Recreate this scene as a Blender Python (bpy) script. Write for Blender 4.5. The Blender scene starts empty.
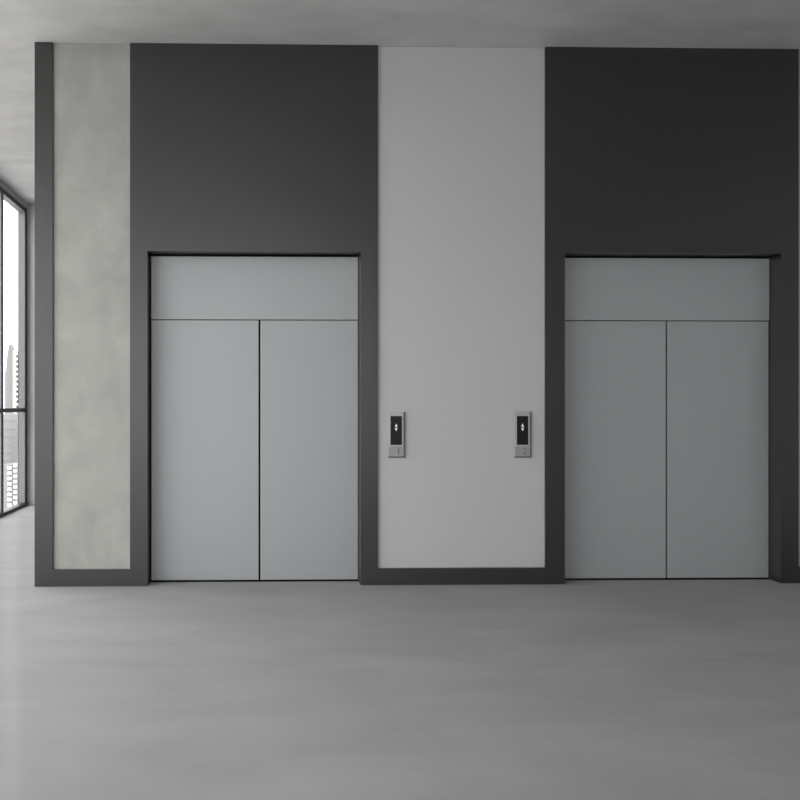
import bpy, bmesh, math
from mathutils import Vector

S = bpy.context.scene
C = S.collection

# ---------------------------------------------------------------- camera
cam_data = bpy.data.cameras.new('camera')
cam = bpy.data.objects.new('camera', cam_data)
C.objects.link(cam)
cam_data.sensor_width = 36.0
cam_data.lens = 36.0
cam_data.shift_x = 0.16325
cam_data.shift_y = 0.005
cam_data.clip_end = 3000
cam.location = (0, 0, 1.580)
cam.rotation_euler = (math.radians(90), 0, -math.atan(16.4 / 800))
S.camera = cam

# ---------------------------------------------------------------- world, light, exposure
world = bpy.data.worlds.new('overcast_sky')
S.world = world
world.use_nodes = True
wn = world.node_tree.nodes
bg = wn['Background']
bg.inputs['Color'].default_value = (1.0, 0.995, 0.98, 1)
bg.inputs['Strength'].default_value = 1.15

S.view_settings.view_transform = 'Standard'
S.view_settings.look = 'None'
S.view_settings.gamma = 1
S.view_settings.use_curve_mapping = False
S.view_settings.exposure = 2.19

# room dimensions (metres)
CEIL = 4.710
XL, XR = -3.532, 7.0          # window wall, right wall
YR, YB = -9.0, 12.58           # wall behind the camera, end of the corridor
YW = 6.957                     # face of the elevator wall
REC = 0.155                    # recess of the elevators
YK = YW + 0.215                # back of the cladding, front of the core


def portal(name, loc, rot, sx, sy):
    d = bpy.data.lights.new(name, 'AREA')
    d.shape = 'RECTANGLE'
    d.size, d.size_y = sx, sy
    d.cycles.is_portal = True
    o = bpy.data.objects.new(name, d)
    o.location, o.rotation_euler = loc, rot
    C.objects.link(o)


R90 = math.radians(90)
portal('daylight_portal', (XL - 0.13, 5.2, 2.3), (0, -R90, 0), 4.6, 14.8)
portal('daylight_portal', (XL + 2.97, YR - 0.13, 2.3), (R90, 0, 0), 5.94, 4.6)


# ---------------------------------------------------------------- materials
def new_mat(name):
    m = bpy.data.materials.new(name)
    m.use_nodes = True
    return m, m.node_tree.nodes, m.node_tree.links, m.node_tree.nodes['Principled BSDF']


def plain(name, col, rough=0.5, metal=0.0, spec=0.5):
    m, n, l, b = new_mat(name)
    b.inputs['Base Color'].default_value = (*col, 1)
    b.inputs['Roughness'].default_value = rough
    b.inputs['Metallic'].default_value = metal
    b.inputs['Specular IOR Level'].default_value = spec
    return m


def mottled(name, c0, c1, scale=(1, 1, 1), nscale=1.5, detail=6, rough=(0.4, 0.4), spec=0.5,
            bump=0.0, lo=0.3, hi=0.7, fine=None):
    """Stone, plaster or concrete with soft blotches of two close colours."""
    m, n, l, b = new_mat(name)
    tc = n.new('ShaderNodeTexCoord')
    mp = n.new('ShaderNodeMapping')
    mp.inputs['Scale'].default_value = scale
    l.new(tc.outputs['Object'], mp.inputs['Vector'])
    t = n.new('ShaderNodeTexNoise')
    t.inputs['Scale'].default_value = nscale
    t.inputs['Detail'].default_value = detail
    t.inputs['Roughness'].default_value = 0.55
    t.inputs['Distortion'].default_value = 0.4
    l.new(mp.outputs['Vector'], t.inputs['Vector'])
    r = n.new('ShaderNodeValToRGB')
    r.color_ramp.elements[0].position = lo
    r.color_ramp.elements[1].position = hi
    r.color_ramp.elements[0].color = (*c0, 1)
    r.color_ramp.elements[1].color = (*c1, 1)
    l.new(t.outputs['Fac'], r.inputs['Fac'])
    l.new(r.outputs['Color'], b.inputs['Base Color'])
    mr = n.new('ShaderNodeMapRange')
    mr.inputs['From Min'].default_value = lo
    mr.inputs['From Max'].default_value = hi
    mr.inputs['To Min'].default_value = rough[0]
    mr.inputs['To Max'].default_value = rough[1]
    l.new(t.outputs['Fac'], mr.inputs['Value'])
    l.new(mr.outputs['Result'], b.inputs['Roughness'])
    b.inputs['Specular IOR Level'].default_value = spec
    if bump:
        f = n.new('ShaderNodeTexNoise')
        f.inputs['Scale'].default_value = 60
        f.inputs['Detail'].default_value = 4
        l.new(tc.outputs['Object'], f.inputs['Vector'])
        bp = n.new('ShaderNodeBump')
        bp.inputs['Strength'].default_value = bump
        bp.inputs['Distance'].default_value = 0.002
        l.new(f.outputs['Fac'], bp.inputs['Height'])
        l.new(bp.outputs['Normal'], b.inputs['Normal'])
    return m


def brushed(name, col, rough, metal):
    """Steel with a fine horizontal brushing."""
    m, n, l, b = new_mat(name)
    tc = n.new('ShaderNodeTexCoord')
    mp = n.new('ShaderNodeMapping')
    mp.inputs['Scale'].default_value = (1.2, 1.2, 260)
    l.new(tc.outputs['Object'], mp.inputs['Vector'])
    t = n.new('ShaderNodeTexNoise')
    t.inputs['Scale'].default_value = 2.0
    t.inputs['Detail'].default_value = 3
    l.new(mp.outputs['Vector'], t.inputs['Vector'])
    mx = n.new('ShaderNodeMix')
    mx.data_type = 'RGBA'
    mx.inputs[6].default_value = (*[c * 0.96 for c in col], 1)
    mx.inputs[7].default_value = (*[min(1, c * 1.04) for c in col], 1)
    l.new(t.outputs['Fac'], mx.inputs[0])
    l.new(mx.outputs[2], b.inputs['Base Color'])
    b.inputs['Metallic'].default_value = metal
    b.inputs['Roughness'].default_value = rough
    bp = n.new('ShaderNodeBump')
    bp.inputs['Strength'].default_value = 0.05
    bp.inputs['Distance'].default_value = 0.001
    l.new(t.outputs['Fac'], bp.inputs['Height'])
    l.new(bp.outputs['Normal'], b.inputs['Normal'])
    return m


def glass_mat():
    m, n, l, b = new_mat('window_glass')
    n.remove(b)
    out = n['Material Output']
    tr = n.new('ShaderNodeBsdfTransparent')
    tr.inputs['Color'].default_value = (0.94, 0.935, 0.94, 1)
    gl = n.new('ShaderNodeBsdfGlossy')
    gl.inputs['Roughness'].default_value = 0.02
    # Schlick reflectance, the same from either side of the pane
    ge = n.new('ShaderNodeNewGeometry')
    dt = n.new('ShaderNodeVectorMath')
    dt.operation = 'DOT_PRODUCT'
    l.new(ge.outputs['Normal'], dt.inputs[0])
    l.new(ge.outputs['Incoming'], dt.inputs[1])

    def mth(op, a, b=None):
        q = n.new('ShaderNodeMath')
        q.operation = op
        for i, v in enumerate((a, b)):
            if v is None:
                continue
            if isinstance(v, (int, float)):
                q.inputs[i].default_value = v
            else:
                l.new(v, q.inputs[i])
        return q.outputs[0]
    c = mth('ABSOLUTE', dt.outputs['Value'])
    fac = mth('ADD', mth('MULTIPLY', mth('POWER', mth('SUBTRACT', 1.0, c), 5.0), 0.6), 0.03)
    mx = n.new('ShaderNodeMixShader')
    l.new(fac, mx.inputs['Fac'])
    l.new(tr.outputs['BSDF'], mx.inputs[1])
    l.new(gl.outputs['BSDF'], mx.inputs[2])
    l.new(mx.outputs['Shader'], out.inputs['Surface'])
    return m


M = dict(
    floor=mottled('polished_concrete_floor', (0.315, 0.322, 0.32), (0.365, 0.373, 0.37), (0.7, 1.6, 1), 1.5, 6,
                  (0.46, 0.38), 0.18),
    ceiling=mottled('grey_plaster_ceiling', (0.54, 0.54, 0.54), (0.66, 0.66, 0.66), (0.8, 1.6, 1), 2.0, 7,
                    (0.6, 0.5), 0.3),
    dark=plain('charcoal_cladding', (0.012, 0.012, 0.012), 0.36, 0, 1.0),
    concrete=mottled('warm_grey_concrete', (0.33, 0.33, 0.308), (0.42, 0.42, 0.395), (1.3, 1, 0.9), 3.2, 8,
                     (0.6, 0.5), 0.3, 0.15),
    pale=plain('pale_grey_lacquer', (0.535, 0.535, 0.54), 0.45, 0, 0.4),
    plaster=plain('grey_plaster', (0.62, 0.62, 0.63), 0.7, 0, 0.3),
    plaster_grey=plain('blue_grey_plaster', (0.42, 0.42, 0.44), 0.6, 0, 0.3),
    steel=brushed('brushed_steel', (0.39, 0.412, 0.42), 0.48, 0.22),
    black=plain('black_void', (0.004, 0.004, 0.004), 0.9, 0, 0.1),
    alu=plain('grey_aluminium_frame', (0.20, 0.20, 0.21), 0.45, 0.1, 0.4),
    trim=plain('dark_window_trim', (0.018, 0.018, 0.018), 0.5, 0, 0.4),
    corner_trim=plain('grey_corner_trim', (0.09, 0.09, 0.092), 0.5, 0, 0.4),
    glass=glass_mat(),
    plate=plain('satin_silver_plate', (0.50, 0.50, 0.50), 0.35, 0.3, 0.5),
    plate_low=plain('grey_control_plate', (0.37, 0.37, 0.37), 0.4, 0.3, 0.5),
    panel_shadow=plain('dark_grey_panel_shadow', (0.17, 0.17, 0.17), 0.5, 0.2, 0.4),
    screen=plain('black_glass_display', (0.012, 0.012, 0.012), 0.25, 0, 0.35),
    button=plain('dark_button', (0.20, 0.20, 0.20), 0.4, 0.3, 0.5),
    tower_pale=plain('hazy_pale_concrete', (0.2, 0.2, 0.192), 0.9, 0, 0.1),
    tower_white=plain('white_render', (0.48, 0.48, 0.465), 0.9, 0, 0.1),
    tower_grey=plain('hazy_grey_facade', (0.24, 0.237, 0.24), 0.9, 0, 0.1),
    tower_blue=plain('hazy_blue_grey_facade', (0.16, 0.175, 0.18), 0.8, 0, 0.2),
    recess=plain('grey_recessed_facade', (0.11, 0.11, 0.11), 0.9, 0, 0.1),
    ground=plain('city_ground', (0.45, 0.45, 0.44), 1.0, 0, 0.0),
)
# the floor: matte sealed concrete with only a thin even wax sheen
n, l = M['floor'].node_tree.nodes, M['floor'].node_tree.links
b = n['Principled BSDF']
col = b.inputs['Base Color'].links[0].from_socket
df, gs, mx = n.new('ShaderNodeBsdfDiffuse'), n.new('ShaderNodeBsdfGlossy'), n.new('ShaderNodeMixShader')
gs.inputs['Roughness'].default_value = 0.10
mx.inputs['Fac'].default_value = 0.018
l.new(col, df.inputs['Color'])
l.new(df.outputs[0], mx.inputs[1])
l.new(gs.outputs[0], mx.inputs[2])
l.new(mx.outputs[0], n['Material Output'].inputs['Surface'])
n.remove(b)
m, n, l, b = new_mat('lit_arrow')
b.inputs['Base Color'].default_value = (0.8, 0.8, 0.8, 1)
b.inputs['Emission Color'].default_value = (1, 1, 1, 1)
b.inputs['Emission Strength'].default_value = 0.02
M['arrow'] = m


# ---------------------------------------------------------------- mesh helpers
def add_box(bm, x0, x1, y0, y1, z0, z1):
    v = [bm.verts.new((x, y, z)) for x in (x0, x1) for y in (y0, y1) for z in (z0, z1)]
    for f in ((0, 1, 3, 2), (4, 6, 7, 5), (0, 4, 5, 1), (2, 3, 7, 6), (0, 2, 6, 4), (1, 5, 7, 3)):
        bm.faces.new([v[i] for i in f])


def boxes(*bs, bevel=0.0):
    bm = bmesh.new()
    for q in bs:
        add_box(bm, *q)
    bmesh.ops.recalc_face_normals(bm, faces=bm.faces)
    if bevel:
        bmesh.ops.bevel(bm, geom=list(bm.edges), offset=bevel, segments=2, affect='EDGES', profile=0.6)
    return bm


def cells(xs, zs, solid, y0, y1):
    """A slab in the XZ plane made of grid cells, with holes, extruded from y0 to y1."""
    bm = bmesh.new()
    V = {}

    def v(i, k, s):
        if (i, k, s) not in V:
            V[i, k, s] = bm.verts.new((xs[i], (y0, y1)[s], zs[k]))
        return V[i, k, s]
    nx, nz = len(xs) - 1, len(zs) - 1
    on = lambda i, k: 0 <= i < nx and 0 <= k < nz and solid(i, k)
    for i in range(nx):
        for k in range(nz):
            if not on(i, k):
                continue
            for s in (0, 1):
                bm.faces.new([v(i, k, s), v(i + 1, k, s), v(i + 1, k + 1, s), v(i, k + 1, s)])
            for di, dk, a, c in ((-1, 0, (0, 0), (0, 1)), (1, 0, (1, 0), (1, 1)), (0, -1, (0, 0), (1, 0)), (0, 1, (0, 1), (1, 1))):
                if not on(i + di, k + dk):
                    p, q = (i + a[0], k + a[1]), (i + c[0], k + c[1])
                    bm.faces.new([v(*p, 0), v(*q, 0), v(*q, 1), v(*p, 1)])
    bmesh.ops.recalc_face_normals(bm, faces=bm.faces)
    return bm


def obj(name, bm, mat, parent=None, loc=(0, 0, 0)):
    me = bpy.data.meshes.new(name)
    bm.to_mesh(me)
    bm.free()
    me.materials.append(M[mat])
    o = bpy.data.objects.new(name, me)
    o.location = loc
    C.objects.link(o)
    if parent:
        o.parent = parent
    return o


def struct(name, bm, mat):
    o = obj(name, bm, mat)
    o['kind'] = 'structure'
    return o


def tag(o, label, cat, group=None):
    o['label'], o['category'] = label, cat
    if group:
        o['group'] = group
    return o


def thing(name, label, cat, loc=(0, 0, 0), group=None):
    o = bpy.data.objects.new(name, None)
    o.empty_display_size = 0.2
    C.objects.link(o)
    o.location = loc
    return tag(o, label, cat, group)


# ---------------------------------------------------------------- room shell
T = 0.25
struct('floor', boxes((XL - 0.14, XR + T, YR - 0.14, YB + T, -T, 0)), 'floor')
struct('ceiling', boxes((XL - 0.14, XR + T, YR - 0.14, YB + T, CEIL, CEIL + T)), 'ceiling')
struct('wall_back', boxes((XL - 0.14, -1.888, YB, YB + T, 0, CEIL)), 'plaster_grey')
struct('wall_right', boxes((XR, XR + T, YR, YW, 0, CEIL)), 'plaster')
struct('wall_rear', boxes((2.408, XR, YR - 0.14, YR, 0, CEIL)), 'plaster')

# elevator core: dark cladding frame with openings, and the mass of the core behind it
xs = [-1.888, -1.733, -1.066, -0.916, 0.940, 1.090, 2.564, 2.734, 4.655, 4.812, 6.30, 6.45, XR]
zs = [0.0, 0.145, 2.906, CEIL]


def solid(i, k):
    if i in (1, 5, 9):                 # bays of the inset panels: only a dark plinth
        return k == 0
    if i in (3, 7):                    # elevator openings: only the wall above
        return k == 2
    return True


struct('wall_front', cells(xs, zs, solid, YW, YK), 'dark')
struct('wall_core', boxes((-1.888, XR, YK, YB, 0, CEIL)), 'dark')


def panel(x0, x1, mat, label):
    o = obj('cladding_panel', boxes((-(x1 - x0) / 2 + 0.002, (x1 - x0) / 2 - 0.002, -0.095, 0.095, 0.001, CEIL - 0.147)), mat,
            loc=((x0 + x1) / 2, YW + 0.022 + 0.095, 0.145))
    o['kind'] = 'thing'
    return tag(o, label, 'wall panel')


panel(-1.733, -1.066, 'concrete', 'narrow warm grey mottled concrete panel left of the first elevator')
panel(1.090, 2.564, 'pale', 'wide plain pale grey wall panel carrying both call panels between the elevators')
panel(4.812, 6.30, 'pale', 'grey wall panel past the dark surround of the second elevator, only its edge in view')

# ---------------------------------------------------------------- window walls
PITCH, MW = 1.165, 0.07              # bay pitch, mullion width
GX = 0.10                            # glass set back from the room side
ZH0, ZH1 = 4.558, 4.623               # dark head trim


def window(nr, loc, rotz, w):
    """One bay: local x runs along the wall from 0 to w, local +y points outdoors, the mullion closes its end."""
    root = bpy.data.objects.new('window_%d' % nr, None)
    C.objects.link(root)
    root.location, root.rotation_euler = loc, (0, 0, rotz)
    root['kind'] = 'structure'
    e = 0.006
    obj('window_frame', boxes((w - MW, w, e, GX + 0.007, 0.0, CEIL), (0, w - MW, e, GX + 0.007, ZH0, CEIL),
                              (0, w - MW, e + 0.05, GX + 0.007, 0.0, 0.04)), 'alu', root)
    obj('window_trim', boxes((w - MW, w, -e, e, 0.05, ZH0), (0, w, -e, e, ZH0, ZH1), (0, w, -e - 0.02, e + 0.045, 0.0, 0.05)), 'trim', root)
    obj('transom', boxes((0, w - MW, -e, 0.05, 1.458, 1.518)), 'trim', root)
    obj('pane', boxes((0, w - MW, GX - 0.006, GX + 0.006, 0.04, ZH0)), 'glass', root)
    return root


nr = 1
y = YB - 0.035
# bays along the left wall, from the end of the corridor to behind the camera; the first one has its own end jamb
while y > -1.0:
    w = min(PITCH, y - YR)
    # local x along -Y?  use rotation +90 deg: local x -> +Y, local y -> -X (outdoors)
    window(nr, (XL, y - w, 0), math.radians(90), w)
    y -= w
    nr += 1
struct('trim_corner', boxes((XL - 0.13, XL, YB - 0.035, YB, 0, CEIL)), 'corner_trim')
struct('wall_left', boxes((XL - 0.14, XL, YR, y, 0, CEIL)), 'plaster')
struct('trim_fascia', boxes((XL - 0.005, XL + 0.005, y + 0.002, YB - 0.002, ZH1 + 0.001, CEIL)), 'plaster_grey')
# unseen window bays behind the camera, added and sized to light the elevator wall
x = XL
for k in range(5):
    # rotation 180: local x -> -X, local y -> -Y (outdoors)
    window(nr, (x + 1.188, YR, 0), math.radians(180), 1.188)
    x += 1.188
    nr += 1

# ---------------------------------------------------------------- elevators
YD = YW + REC


def elevator(x0, xm, x1, label):
    c = (x0 + x1) / 2
    root = thing('elevator', label, 'elevator', (c, YD, 0), 'brushed steel elevators in the dark wall')
    g, top, hz = 0.013, 2.904, 2.331
    a, m_, b_ = x0 - c, xm - c, x1 - c
    obj('header_panel', boxes((a + g, b_ - 0.004, 0, 0.045, hz, top - 0.014), bevel=0.003), 'steel', root)
    for p, q in ((a + g, m_ - 0.008), (m_ + 0.008, b_ - 0.004)):
        obj('door_leaf', boxes((p, q, 0.012, 0.045, 0.014, hz - 0.006), bevel=0.003), 'steel', root)
    obj('sill', boxes((a + 0.002, b_ - 0.002, 0.002, 0.055, 0.0, 0.006)), 'black', root)
    obj('shaft_lining', boxes((a + 0.002, b_ - 0.002, 0.050, 0.058, 0.006, top)), 'black', root)
    return root


elevator(-0.916, 0.058, 0.940, 'brushed steel elevator with two closed leaves, between the concrete panel and the pale panel')
elevator(2.734, 3.722, 4.655, 'brushed steel elevator with two closed leaves, right of both call panels')


# ---------------------------------------------------------------- call panels
def arrow(up):
    bm = bmesh.new()
    h, w = 0.030, 0.0125
    pts = [(-w, 0), (-w * 0.5, h * 0.62), (0, h), (w * 0.5, h * 0.62), (w, 0)]
    if not up:
        pts = [(px, -pz) for px, pz in reversed(pts)]
    lo = [bm.verts.new((px, -0.0012, pz)) for px, pz in pts]
    hi = [bm.verts.new((px, 0.0012, pz)) for px, pz in pts]
    bm.faces.new(lo)
    bm.faces.new(list(reversed(hi)))
    for i in range(len(pts)):
        j = (i + 1) % len(pts)
        bm.faces.new([lo[j], lo[i], hi[i], hi[j]])
    bmesh.ops.recalc_face_normals(bm, faces=bm.faces)
    return bm


def disc(r, d):
    bm = bmesh.new()
    bmesh.ops.create_cone(bm, cap_ends=True, segments=20, radius1=r, radius2=r, depth=d)
    for v in bm.verts:
        v.co = Vector((v.co.x, v.co.z, v.co.y))
    bmesh.ops.recalc_face_normals(bm, faces=bm.faces)
    return bm


def call_panel(x0, disp_x, label, slot):
    """Origin at the lower left corner on the wall; the display glass and the lower plate sit on a silver faceplate."""
    yw = YW + 0.022
    root = thing('call_panel', label, 'call panel', (x0, yw, 1.110), 'elevator call panels on the pale panel')
    obj('shadow_plate', boxes((0.004, 0.150, -0.014, 0.0, 0.0, 0.400)), 'panel_shadow', root)  # dark offset plate: the faceplate's cast shadow built in at right and bottom
    obj('faceplate', boxes((0.0, 0.133, -0.026, -0.014, 0.012, 0.400), bevel=0.0015), 'plate', root)
    d = obj('display', boxes((disp_x, disp_x + 0.099, -0.029, -0.026, 0.113, 0.365)), 'screen', root)
    ax = disp_x + 0.049
    obj('arrow', arrow(True), 'arrow', d, (ax, -0.0295, 0.270))
    obj('arrow', arrow(False), 'arrow', d, (ax, -0.0295, 0.262))
    lp = obj('control_plate', boxes((0.001, 0.124, -0.029, -0.026, 0.014, 0.098), bevel=0.001), 'plate_low', root)
    if slot:
        obj('slot', boxes((0.084, 0.096, -0.0305, -0.029, 0.026, 0.092)), 'button', lp)
    else:
        for z in (0.078, 0.043):
            obj('button', disc(0.009, 0.003), 'button', lp, (0.088, -0.0298, z))
    return root


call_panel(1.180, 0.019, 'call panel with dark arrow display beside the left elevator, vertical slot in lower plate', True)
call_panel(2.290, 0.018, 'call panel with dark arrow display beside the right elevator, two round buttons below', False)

# ---------------------------------------------------------------- the city outside
GZ = -80.0
struct('ground', boxes((-1500, 1500, -600, 2500, GZ - 1, GZ)), 'ground')


def building(name, label, cx, cy, group=None):
    return thing(name, label, 'building', (cx, cy, GZ), group)


G = 'buildings outside the window'
# pale hazy tower with a stepped crown
t = building('office_tower', 'pale hazy tower with tapered top, behind the window above the transom', -271.4, 900, G)
H = 151.0 - 1.0
obj('tower_body', boxes((-6.0, 4.6, 0, 14, 0, 118)), 'tower_pale', t)
bm = bmesh.new()
prof = [(-5.4, 118), (-3.6, 138), (-2.0, 147), (-0.6, 149), (1.6, 143), (3.2, 132), (4.2, 118)]
lo = [bm.verts.new((px, 1, pz)) for px, pz in prof]
hi = [bm.verts.new((px, 13, pz)) for px, pz in prof]
bm.faces.new(lo)
bm.faces.new(list(reversed(hi)))
for i in range(len(prof)):
    j = (i + 1) % len(prof)
    bm.faces.new([lo[j], lo[i], hi[i], hi[j]])
bmesh.ops.recalc_face_normals(bm, faces=bm.faces)
obj('tower_crown', bm, 'tower_pale', t)

# white residential tower with balcony slabs showing at the jamb
t = building('apartment_tower', 'white apartment tower with stacked balcony edges, close against the window jamb', -140.9, 480, G)
obj('tower_body', boxes((-2.3, -0.3, -0.1, 14, 0, 113.5), (-0.3, 12, 1.5, 14, 0, 113.0)), 'tower_white', t)
obj('tower_recess', boxes((-0.3, 12, 1.3, 1.5, 0, 112.5)), 'recess', t)
for k in range(36):
    obj('balcony', boxes((-0.3, 11.5, -0.1, 1.3, 112.2 - k * 3.0 - 1.5, 112.2 - k * 3.0)), 'tower_white', t)

# grey blocks below the transom
t = building('office_block', 'plain hazy grey block seen below the window transom', -126.0, 420, G)
obj('block_body', boxes((-14, 5, 0, 16, 0, 76.5)), 'tower_grey', t)
for k in range(10):
    obj('window_band', boxes((-13.5, 4.5, -0.15, 0.1, 73 - k * 4.2 - 1.0, 73 - k * 4.2)), 'tower_pale', t)
t = building('office_block', 'bluish grey block with uneven roof beside the window jamb below the transom', -116.7, 400, G)
obj('block_body', boxes((-2.6, 10, 0, 16, 0, 62), (-1.2, 10, 1, 15, 62, 72)), 'tower_blue', t)

# white banded slab low in the window
t = building('apartment_block', 'white banded apartment block low in the window', -113.3, 380, G)
obj('block_body', boxes((-4.3, 2.6, 0.6, 14, 0, 53.0)), 'tower_grey', t)
for k in range(11):
    for x0_, x1_, dz in ((-2.6, -0.5, -0.7), (0.2, 1.9, 0.3)):
        obj('balcony', boxes((x0_, x1_, -0.4, 0.6, 53.0 + dz - k * 2.5 - 1.65, 53.0 + dz - k * 2.5)), 'tower_white', t)
